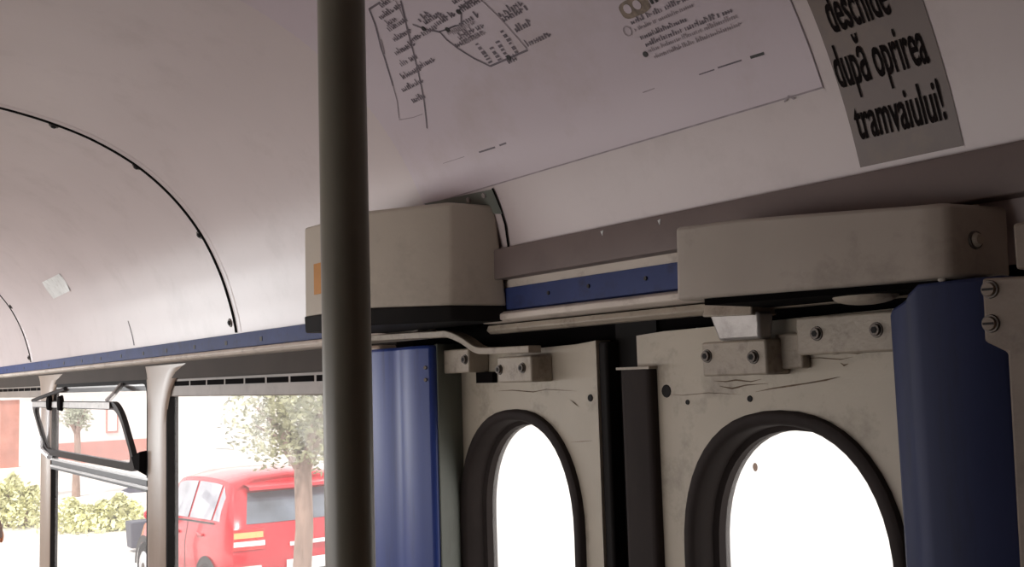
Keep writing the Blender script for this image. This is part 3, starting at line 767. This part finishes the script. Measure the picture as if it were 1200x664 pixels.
# red hatchback parked beside the tram, its rear towards us
CX, CY = -10.42, 3.86
def build_car():
    root = thing('hatchback_car', (CX - 1.7, CY + .86, GROUND), 'bright red hatchback car parked outside behind the tree trunk', 'car')
    W = .86
    # level tables: half widths and heights for stations along the length (u = 0 rear .. 3.75 front)
    st = [  # u, bottom, sill, mid, belt, roof-edge, roof-centre (z above ground), half width, roof half width, per-level forward shift
        (0.00, .34, .50, .80, 1.02, 1.36, 1.46, .80, .60),
        (0.25, .24, .40, .80, 1.03, 1.44, 1.52, .85, .64),
        (0.80, .22, .36, .78, 1.01, 1.48, 1.56, .86, .66),
        (1.50, .22, .34, .76, .98, 1.47, 1.55, .86, .66),
        (2.05, .22, .34, .74, .95, 1.40, 1.48, .86, .64),
        (2.50, .22, .34, .72, .92, 1.14, 1.20, .85, .62),
        (2.72, .22, .34, .70, .88, .98, 1.02, .84, .62),
        (3.05, .24, .36, .64, .78, .86, .90, .82, .60),
        (3.30, .28, .38, .58, .68, .74, .77, .74, .55)]
    shift = [(.02, .0, .03, .10, .40, .50)] + [(.0,) * 6] * 8
    shift[1] = (0, 0, .02, .06, .22, .25)
    def section(i):
        u, zb, zs, zm, zl, ze, zc, w, rw = st[i]; sh = shift[i]
        half = [(.55 * w, zb, sh[0]), (.94 * w, zb + .03, sh[0]), (w, zs, sh[1]), (w, zm, sh[2]), (.955 * w, zl, sh[3]), ((.955 * w * .45 + rw * .55), (zl * .45 + ze * .55), (sh[3] * .45 + sh[4] * .55)), (rw, ze, sh[4]), (rw * .6, zc - .02, sh[5]), (0, zc, sh[5])]
        return [(u + s, y, z) for y, z, s in half]
    S = [section(i) for i in range(len(st))]
    nl = len(S[0])
    # spline each level along the length
    levels = [spline([S[i][j] for i in range(len(S))], 5) for j in range(nl)]
    nu = len(levels[0])
    def world(p, side): return Vector((CX - p[0], CY + .86 + side * p[1], GROUND + p[2]))
    b = MB()
    for side in (-1, 1): b.grid([[world(levels[j][k], side) for k in range(nu)] for j in range(nl)], 'red')
    # rear and front caps
    for k, bulge in ((0, .10), (nu - 1, -.12)):
        rows = []
        for j in range(nl):
            p = levels[j][k]
            rows.append([Vector((CX - p[0] + bulge * (1 - t * t) * (p[1] / .8), CY + .86 + t * p[1], GROUND + p[2])) for t in [-1 + 2 * q / 10 for q in range(11)]])
        b.grid(rows, 'red')
    body = b.build('body', root, smooth=True, angle=50)
    # side glass panels
    def lev(j, u):
        L = levels[j]
        for k in range(nu - 1):
            if L[k].x <= u <= L[k + 1].x:
                t = (u - L[k].x) / (L[k + 1].x - L[k].x); return L[k].lerp(L[k + 1], t)
        return L[-1] if u > L[-1].x else L[0]
    def side_pt(u, v, side, off=.008):
        a, c = lev(4, u), lev(6, u); p = a.lerp(c, v); p = Vector((u, p.y + off, p.z)); return world(p, side)
    for side in (-1, 1):
        for nm, u0, u1, fa, fb in (('side_window', .62, 1.28, .0, .0), ('side_window', 1.34, 2.02, .0, .0), ('quarter_window', .36, .57, .22, .0), ('quarter_window', 2.07, 2.38, .0, .2)):
            g = MB(); rows = []
            for i in range(7):
                t = i / 6; rows.append([side_pt(u0 + (u1 - u0) * t, .10 + (.80 - (fa * (1 - t) + fb * t) * 2) * v / 4, side) for v in range(5)])
            g.grid(rows, 'sideglass'); g.build(nm, body, smooth=True)
        g = MB(); rows = [[side_pt(.5 + 1.9 * i / 16, .015, side, .012) for i in range(17)], [side_pt(.5 + 1.9 * i / 16, .05, side, .012) for i in range(17)]]
        g.grid(rows, 'trimblack'); g.build('window_trim', body)
    # rear glass, lamps, plate, spoiler
    def rear_pt(t, lv, off=.01):
        j = int(lv); f = lv - j; a = levels[j][0]; c = levels[min(j + 1, nl - 1)][0]
        p = a.lerp(c, f); return Vector((CX - p.x + .10 * (1 - t * t) * (p.y / .8) + off, CY + .86 + t * p.y, GROUND + p.z))
    g = MB(); g.grid([[rear_pt(-.84 + 1.68 * i / 10, 4.15 + 1.75 * k / 5) for i in range(11)] for k in range(6)], 'carglass'); g.build('rear_window', body, smooth=True)
    sp = MB(); rows = []
    for i in range(9):
        t = -.95 + 1.9 * i / 8; p = rear_pt(t, 6.2, 0)
        rows.append([p + Vector((-.15, 0, .07)), p + Vector((.14, 0, .035)), p + Vector((.16, 0, .0)), p + Vector((.0, 0, -.03))])
    sp.grid(rows, 'red'); sp.build('roof_spoiler', body, smooth=True)
    for side in (-1, 1):
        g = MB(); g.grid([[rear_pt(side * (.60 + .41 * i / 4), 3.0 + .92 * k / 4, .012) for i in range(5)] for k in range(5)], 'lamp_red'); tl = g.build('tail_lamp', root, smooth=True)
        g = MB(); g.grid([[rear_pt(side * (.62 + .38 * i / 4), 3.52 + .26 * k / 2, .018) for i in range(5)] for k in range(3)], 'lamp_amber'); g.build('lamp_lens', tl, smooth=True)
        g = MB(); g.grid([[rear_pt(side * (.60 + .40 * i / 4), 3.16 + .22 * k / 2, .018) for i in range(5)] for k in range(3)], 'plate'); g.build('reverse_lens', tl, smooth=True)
        g = MB(); g.grid([[rear_pt(side * (.66 + .32 * i / 4), 2.28 + .18 * k / 2, .02) for i in range(5)] for k in range(3)], 'plate'); g.build('bumper_glint', root, smooth=True)  # white patch painting a streak of light onto the bumper
    g = MB(); P = rear_pt(0, 2.35, .03); g.box(P.x - .01, P.x + .005, P.y - .27, P.y + .27, P.z - .06, P.z + .06, 'plate'); g.build('number_plate', root, bevel=.003)
    g = MB(); g.grid([[rear_pt(-.98 + 1.96 * i / 10, 2.05 + .16 * k, .02) for i in range(11)] for k in range(2)], 'trimblack'); g.build('bumper_strip', root)
    P = rear_pt(.0, 3.1, .02); g = MB(); g.box(P.x, P.x + .02, P.y - .22, P.y + .22, P.z - .02, P.z + .02, 'plate'); g.build('tailgate_handle', root, bevel=.004)
    for u in (.86, 1.62):
        P = world(lev(4, u), -1); g = MB(); g.box(P.x - .09, P.x + .09, P.y - .045, P.y - .02, P.z - .13, P.z - .10, 'red'); g.build('door_handle', body, bevel=.008)
    for u in (1.31, 2.06):
        g = MB(); rows = [];
        for j in (1, 2, 3, 4): 
            p = lev(j, u); rows.append([world(Vector((u - .006, p.y + .003, p.z)), -1), world(Vector((u + .006, p.y + .003, p.z)), -1)])
        g.grid(rows, 'trimblack'); g.build('door_gap', body)
    P = world(lev(4, 2.2), -1); g = MB(); g.ball(P + Vector((0, -.12, .06)), .07, .11, .075, 'red'); g.build('wing_mirror', root, smooth=True)
    P = world(lev(4, 2.2), 1); g = MB(); g.ball(P + Vector((0, .12, .06)), .07, .11, .075, 'red'); g.build('wing_mirror', root, smooth=True)
    for side in (-1, 1):
        for u in (.62, 2.76):
            c = Vector((CX - u, CY + .86 + side * .80, GROUND + .31)); ax = Vector((0, side, 0))
            g = MB(); g.disc(c - ax * .10, ax, .31, .31, .17, 'tyre', 32); w = g.build('wheel', root, bevel=.03)
            g = MB(); g.disc(c + ax * .06, ax, .20, .17, .02, 'rim', 24); g.disc(c + ax * .08, ax, .05, .04, .01, 'bolt', 12)
            g.build('rim', w, smooth=True)
            g = MB(); rr = []
            for k in range(17):
                q = PI * k / 16; rr.append([c + Vector((math.cos(q) * .345, side * .066, math.sin(q) * .345)), c + Vector((math.cos(q) * .38, side * .07, math.sin(q) * .38)), c + Vector((math.cos(q) * .30, side * .068, math.sin(q) * .30))])
            g.grid([[r[2] for r in rr], [r[0] for r in rr], [r[1] for r in rr]], 'trimblack'); g.build('wheel_arch', body)
    piv = Matrix.Translation(Vector((CX, CY, 0))) @ Matrix.Rotation(math.radians(.8), 4, 'Z') @ Matrix.Translation(Vector((-CX, -CY, 0)))
    root.matrix_world = piv @ Matrix.Translation(root.location)
    return root
build_car()

def tree(name, base, h_fork, r, crown_c, crown_r, nleaf, size, key, label, cat='tree', group=None, branches=7):
    root = thing(name, base, label, cat, group)
    base = Vector(base); top = base + Vector((.05, 0, h_fork))
    b = MB(); b.tube([base, base + Vector((-.03, 0, h_fork * .35)), base + Vector((.03, .02, h_fork * .7)), top], [r * 1.25, r * 1.02, r * .92, r * .9], 'bark', 14)
    rnd = random.Random(len(label)); cc = Vector(crown_c)
    for k in range(branches):
        a = 2 * PI * k / branches + rnd.random()
        e = cc + Vector((math.cos(a) * crown_r[0] * .65, math.sin(a) * crown_r[1] * .65, rnd.uniform(-.5, .6) * crown_r[2]))
        m_ = top.lerp(e, .5) + Vector((0, 0, .08))
        b.tube([top - Vector((0, 0, .06)), m_, e], [r * .6, r * .32, r * .10], 'bark', 8)
    b.build('trunk', root, smooth=True)
    L = MB()
    for k in range(nleaf):
        while True:
            d = Vector((rnd.uniform(-1, 1), rnd.uniform(-1, 1), rnd.uniform(-1, 1)))
            if .25 < d.length < 1: break
        d *= (.72 + .28 * math.sin(5 * d.x + 3 * d.z) * math.cos(4 * d.y - 2 * d.z))
        p = cc + Vector((d.x * crown_r[0], d.y * crown_r[1], d.z * crown_r[2])) * 1.15
        a = Vector((rnd.gauss(0, 1), rnd.gauss(0, 1), rnd.gauss(0, .6))).normalized(); c = a.cross(Vector((rnd.gauss(0, 1), rnd.gauss(0, 1), rnd.gauss(0, 1)))).normalized()
        s = size * rnd.uniform(.6, 1.3)
        L.add([p - a * s, p + c * s * .45, p + a * s, p - c * s * .45], [(0, 1, 2, 3)], key)
    L.build('crown', root, recalc=False)
    return root
tb = at_x(353, 640, -8.6); TB = Vector((tb.x, tb.y, GROUND))
cc = at_x(352, 495, -8.6)
tree('street_tree', TB, -.74 - GROUND, .085, (cc.x, cc.y + .03, cc.z + .05), (.70, .66, .52), 5000, .030, 'leaf', 'young street tree with pale sunlit leaves in front of red car')
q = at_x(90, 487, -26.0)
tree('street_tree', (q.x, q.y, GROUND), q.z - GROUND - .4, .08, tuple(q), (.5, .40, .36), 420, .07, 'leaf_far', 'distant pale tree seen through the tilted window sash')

# low hedge strip across the road
def hedge(name, pa, pb, h, w, n, label):
    a, c = at_z(*pa, GROUND), at_z(*pb, GROUND)
    rnd = random.Random(int(pa[0] + 5)); root = thing(name, ((a.x + c.x) / 2, (a.y + c.y) / 2, GROUND), label, 'shrub')
    L = MB()
    for k in range(n):
        t = rnd.random(); q = a.lerp(c, t); hh = h * (.7 + .3 * math.sin(9 * t + 1) * math.cos(17 * t)); z = rnd.random() ** .7
        p = q + Vector((rnd.gauss(0, w * (1.1 - z)), rnd.gauss(0, w * (1.1 - z)), z * hh))
        u = Vector((rnd.gauss(0, 1), rnd.gauss(0, 1), rnd.gauss(0, 1))).normalized(); v = u.cross(Vector((rnd.gauss(0, 1), .3, 1))).normalized(); s = rnd.uniform(.035, .075)
        L.add([p - u * s, p + v * s * .5, p + u * s, p - v * s * .5], [(0, 1, 2, 3)], 'hedge')
    L.build('foliage', root, recalc=False)
    for k in range(5):
        S_ = MB(); q = a.lerp(c, (k + .5) / 5); S_.tube([q, q + Vector((.03, 0, h * .6))], [.04, .02], 'bark', 6); S_.build('stem', root)
hedge('hedge', (-60, 616), (40, 617), 1.0, .32, 5000, 'yellow-green hedge by the road, left of the second pillar')
hedge('hedge', (80, 622), (160, 618), .62, .26, 5000, 'low yellow-green hedge by the road under the open sash')

# house behind: white walls, pinkish brick band, brown brick pier
HX = -30.0
h0, h1 = at_x(-60, 560, HX), at_x(172, 560, HX)
zb0, zb1 = at_x(110, 541, HX).z, at_x(110, 517, HX).z
HB = thing('house', (HX - 4, 12, GROUND), 'white house with pinkish brick band in glare beyond the hedge', 'house')
g = MB(); g.box(HX - 8, HX, h0.y, 34, GROUND, zb1 + 2.0, 'render'); g.build('wall', HB)
g = MB(); g.box(HX, HX + .06, at_x(62, 530, HX).y, h1.y, zb0, zb1, 'brick'); g.build('brick_band', HB)
for px in (131,):
    p = at_x(px, 492, HX); g = MB(); g.box(HX, HX + .05, p.y - .16, p.y + .16, p.z - .35, p.z + .35, 'brick'); wd = g.build('window', HB)
    g = MB(); g.box(HX + .05, HX + .06, p.y - .12, p.y + .12, p.z - .3, p.z + .3, 'render'); g.build('pane', wd)
g = MB(); g.hexa([(HX + .4, h0.y - .3, zb1 + 2), (HX - 8.4, h0.y - .3, zb1 + 2), (HX - 4, h0.y - .3, zb1 + 4.2)], [(HX + .4, 34.3, zb1 + 2), (HX - 8.4, 34.3, zb1 + 2), (HX - 4, 34.3, zb1 + 4.2)], 'render'); g.build('roof', HB)
p0, p1 = at_x(0, 545, -26), at_x(23, 468, -26)
PG = thing('gate_pier', (-26.2, (p0.y + p1.y) / 2, GROUND), 'brownish pink brick pier at the far left of the window view', 'pier')
g = MB(); g.box(-26.5, -26, p0.y, p1.y, at_x(10, 548, -26).z, p1.z, 'brickpier'); g.build('shaft', PG)
g = MB(); g.box(-26.6, -25.95, p0.y - .05, p1.y + .05, p1.z, p1.z + .12, 'render'); g.build('cap_stone', PG)
g = MB(); g.box(-26.6, -25.95, p0.y - .1, p1.y + .1, GROUND, at_x(10, 548, -26).z, 'render'); g.build('plinth', PG)

# refuse bin, arrow sign and street lamp
bp = at_z(163, 645, GROUND); bp.z = GROUND
BN = thing('wheeled_bin', tuple(bp), 'blue-grey wheeled refuse bin standing at the front of the red car', 'bin')
g = MB(); g.hexa([bp + Vector((-.13, -.15, .06)), bp + Vector((.13, -.15, .06)), bp + Vector((.13, .15, .06)), bp + Vector((-.13, .15, .06))], [bp + Vector((-.17, -.17, .46)), bp + Vector((.17, -.17, .46)), bp + Vector((.17, .17, .46)), bp + Vector((-.17, .17, .46))], 'bin'); g.build('tub', BN, bevel=.02)
g = MB(); g.hexa([bp + Vector((-.17, .15, .46)), bp + Vector((.17, .15, .46)), bp + Vector((.17, .17, .46)), bp + Vector((-.17, .17, .46))], [bp + Vector((-.2, .2, .62)), bp + Vector((.2, .2, .62)), bp + Vector((.2, .24, .62)), bp + Vector((-.2, .24, .62))], 'bin'); g.build('lid', BN, bevel=.02)
for sx in (-1, 1):
    g = MB(); g.disc(bp + Vector((sx * .15 - .02, .2, .06)), (1, 0, 0), .06, .06, .05, 'tyre', 16); g.build('wheel', BN)
s0 = at_x(142, 574, -12.0); s1 = at_x(172, 574, -12.0); sx = -12.0
SG = thing('arrow_sign', (sx, s1.y + .1, GROUND), 'dark grey arrow shaped street sign just left of the middle pillar', 'sign')
g = MB(); zc = s0.z
g.hexa([(sx, s0.y, zc - .005), (sx, s0.y + .12, zc + .04), (sx, s1.y + .3, zc + .05), (sx, s1.y + .3, zc - .05), (sx, s0.y + .08, zc - .04)], [(sx + .02, s0.y, zc - .005), (sx + .02, s0.y + .12, zc + .04), (sx + .02, s1.y + .3, zc + .05), (sx + .02, s1.y + .3, zc - .05), (sx + .02, s0.y + .08, zc - .04)], 'sign'); g.build('arm_plate', SG)
g = MB(); g.tube([(sx - .03, s1.y + .1, GROUND), (sx - .03, s1.y + .1, zc + .1)], .03, 'lampgrey', 10); g.build('post', SG, smooth=True)
l0, l1 = at_y(254, 525, 8), at_y(289, 528, 8)
SL_ = thing('street_lamp', (l1.x, 8, GROUND), 'pale street lamp with slim flat head in the glare above red car', 'lamp')
g = MB(); g.tube([(l1.x + .3, 8, GROUND), (l1.x + .3, 8, l1.z - .1), (l1.x + .15, 8, l1.z)], [.05, .04, .04], 'render', 10); g.build('post', SL_, smooth=True)
g = MB(); g.tube([l1, l0.lerp(l1, .5) + Vector((0, 0, .02)), l0], [.03, .05, .03], 'lampgrey', 10, flat=.5); g.build('lamp_head', SL_, smooth=True)

# ------------------------------------------------------------------ seated passenger, almost wholly left of the frame
hc = at_y(-19, 628, .9)
def passenger():
    H = Vector(hc); hip = Vector((H.x + .02, H.y, H.z - .68)); seat_z = hip.z - .09
    S0 = thing('passenger_seat', (hip.x, hip.y, FLOOR), 'dull red tram seat under the passenger at the left edge', 'seat')
    g = MB(); g.box(hip.x - .26, hip.x + .20, hip.y - .22, hip.y + .22, seat_z - .06, seat_z, 'seat'); g.build('seat', S0, bevel=.02)
    g = MB(); g.hexa([(hip.x + .14, hip.y - .2, seat_z), (hip.x + .18, hip.y - .2, seat_z), (hip.x + .18, hip.y + .2, seat_z), (hip.x + .14, hip.y + .2, seat_z)], [(hip.x + .20, hip.y - .2, seat_z + .45), (hip.x + .24, hip.y - .2, seat_z + .45), (hip.x + .24, hip.y + .2, seat_z + .45), (hip.x + .20, hip.y + .2, seat_z + .45)], 'seat'); g.build('backrest', S0, bevel=.02)
    g = MB(); g.tube([(hip.x, hip.y, FLOOR), (hip.x, hip.y, seat_z - .06)], .05, 'steel', 12); g.build('pedestal', S0, smooth=True)
    P0 = thing('person', (hip.x, hip.y, FLOOR), 'person seated at the left edge, only a sliver of head showing', 'person')
    def skin(name, verts, edges, mats_key, parent, sub=2):
        me = bpy.data.meshes.new(name); off = parent_off(parent)
        me.from_pydata([Vector(v[0]) - off for v in verts], edges, [])
        o = bpy.data.objects.new(name, me); COL.objects.link(o); o.parent = parent
        md = o.modifiers.new('skin', 'SKIN'); md.use_smooth_shade = True
        if not me.skin_vertices: bpy.context.view_layer.objects.active = o
        lay = me.skin_vertices[0].data if me.skin_vertices else None
        if lay:
            for i, v in enumerate(verts): lay[i].radius = (v[1], v[2] if len(v) > 2 else v[1]); 
            lay[0].use_root = True
        s_ = o.modifiers.new('sub', 'SUBSURF'); s_.levels = sub; s_.render_levels = sub
        me.materials.append(M[mats_key]); return o
    ch = hip + Vector((-.02, 0, .36)); nk = hip + Vector((-.02, 0, .50))
    V = [(hip, .15), (hip + Vector((0, 0, .18)), .14), (ch, .16), (nk, .055), (nk + Vector((-.005, 0, .07)), .052)]
    E = [(0, 1), (1, 2), (2, 3), (3, 4)]
    for sd in (-1, 1):
        n = len(V); sh = ch + Vector((0, sd * .19, .06))
        V += [(sh, .06), (sh + Vector((-.06, sd * .05, -.26)), .046), (sh + Vector((-.28, sd * .0, -.34)), .034)]
        E += [(2, n), (n, n + 1), (n + 1, n + 2)]
        n = len(V); kn = hip + Vector((-.44, sd * .10, .02))
        V += [(hip + Vector((-.06, sd * .10, -.01)), .085), (kn, .062), (Vector((kn.x + .03, kn.y, FLOOR + .10)), .042), (Vector((kn.x - .13, kn.y, FLOOR + .045)), .036)]
        E += [(0, n), (n, n + 1), (n + 1, n + 2), (n + 2, n + 3)]
    body = skin('body', V, E, 'shirt', P0)
    # head with brow, nose, jaw; faces away from us, along -X
    def hf(d):
        k = 1.0
        if d.x < -.3: k += .04 * (1 if -.2 < d.z < .5 else 0)
        if d.x < -.85 and -.25 < d.z < .12: k += .13 * (1 - abs(d.y) * 2.5) if abs(d.y) < .4 else 0
        if d.z < -.4: k *= 1 - .14 * max(0, d.x)
        return k
    g = MB(); g.ball(H, .098, .078, .118, 'skin', 28, 20, hf)
    g.build('head', P0, smooth=True, angle=80)
    for sd in (-1, 1):
        g = MB(); g.ball(H + Vector((.012, sd * .079, -.008)), .018, .012, .032, 'skin', 12, 8); g.build('ear', P0, smooth=True)
        g = MB(); g.ball(H + Vector((-.090, sd * .032, .012)), .012, .014, .010, 'plate', 10, 6); g.ball(H + Vector((-.100, sd * .032, .012)), .005, .006, .006, 'dark_hole', 8, 6); g.build('eye', P0, smooth=True)
        # hands resting on the thighs, five fingers each
        wr = ch + Vector((-.28, sd * .19, -.28)); Vh = [(wr, .026, .02), (wr + Vector((-.05, -sd * .01, -.02)), .038, .014)]; Eh = [(0, 1)]
        for q, (off, ln) in enumerate(((-.030, .060), (-.010, .075), (.010, .070), (.028, .055))):
            n = len(Vh); bse = wr + Vector((-.085, off - sd * .01, -.028))
            Vh += [(bse, .010), (bse + Vector((-ln * .55, 0, -.008)), .009), (bse + Vector((-ln, 0, -.026)), .007)]; Eh += [(1, n), (n, n + 1), (n + 1, n + 2)]
        n = len(Vh); Vh += [(wr + Vector((-.045, -sd * .045, -.018)), .011), (wr + Vector((-.085, -sd * .062, -.03)), .009)]; Eh += [(1, n), (n, n + 1)]
        skin('hand', Vh, Eh, 'skin', P0, 1)
    g = MB(); g.ball(H + Vector((-.098, 0, -.052)), .010, .024, .007, 'brick', 10, 6); g.build('mouth', P0, smooth=True)
    g = MB(); g.ball(H + Vector((.012, 0, .014)), .100, .084, .118, 'hair', 24, 16, lambda d: 1.0 if (d.x > -.35 or d.z > .55) and d.z > -.35 else .80); g.build('hair', P0, smooth=True, angle=80)
passenger()

# ------------------------------------------------------------------ light
W = bpy.data.worlds.new('sky'); SC.world = W; W.use_nodes = True
bg = W.node_tree.nodes['Background']; bg.inputs['Color'].default_value = (1, .985, .975, 1); bg.inputs['Strength'].default_value = 1.5
def lamp(name, kind, loc, rot, energy, size=None, color=(1, 1, 1)):
    d = bpy.data.lights.new(name, kind); d.energy = energy; d.color = color
    if kind == 'AREA': d.shape = 'RECTANGLE'; d.size, d.size_y = size
    if kind == 'SUN': d.angle = math.radians(2)
    o = bpy.data.objects.new(name, d); COL.objects.link(o); o.location = loc; o.rotation_euler = rot; return o
lamp('sun', 'SUN', (0, -5, 10), (math.radians(38), 0, math.radians(35)), 3.0, color=(1, .95, .9))
# daylight entering by the windows of the opposite side
for x, e in ((-10.35, 95), (-8.25, 60), (-6.15, 24), (-4.05, 12.5), (-1.95, 10)):
    lamp('window_daylight', 'AREA', (x, -1.12, -.42), (math.radians(90 - 28), 0, 0), e, (1.75, .8), (.94, .98, 1) if x < -8 else (1, .97, .975))

# ------------------------------------------------------------------ camera
cam = bpy.data.cameras.new('camera'); co = bpy.data.objects.new('camera', cam); COL.objects.link(co)
cam.sensor_width = 36; cam.lens = 36; cam.sensor_fit = 'HORIZONTAL'; cam.clip_start = .02
R = Matrix(((EX.x, -EX.y, -EX.z), (EY.x, -EY.y, -EY.z), (UP.x, -UP.y, -UP.z)))
co.matrix_world = R.to_4x4()
SC.camera = co
SC.view_settings.view_transform = 'Standard'
SC.view_settings.look = 'None'
SC.view_settings.exposure = 0
try: SC.cycles.use_denoising = True
except Exception: pass
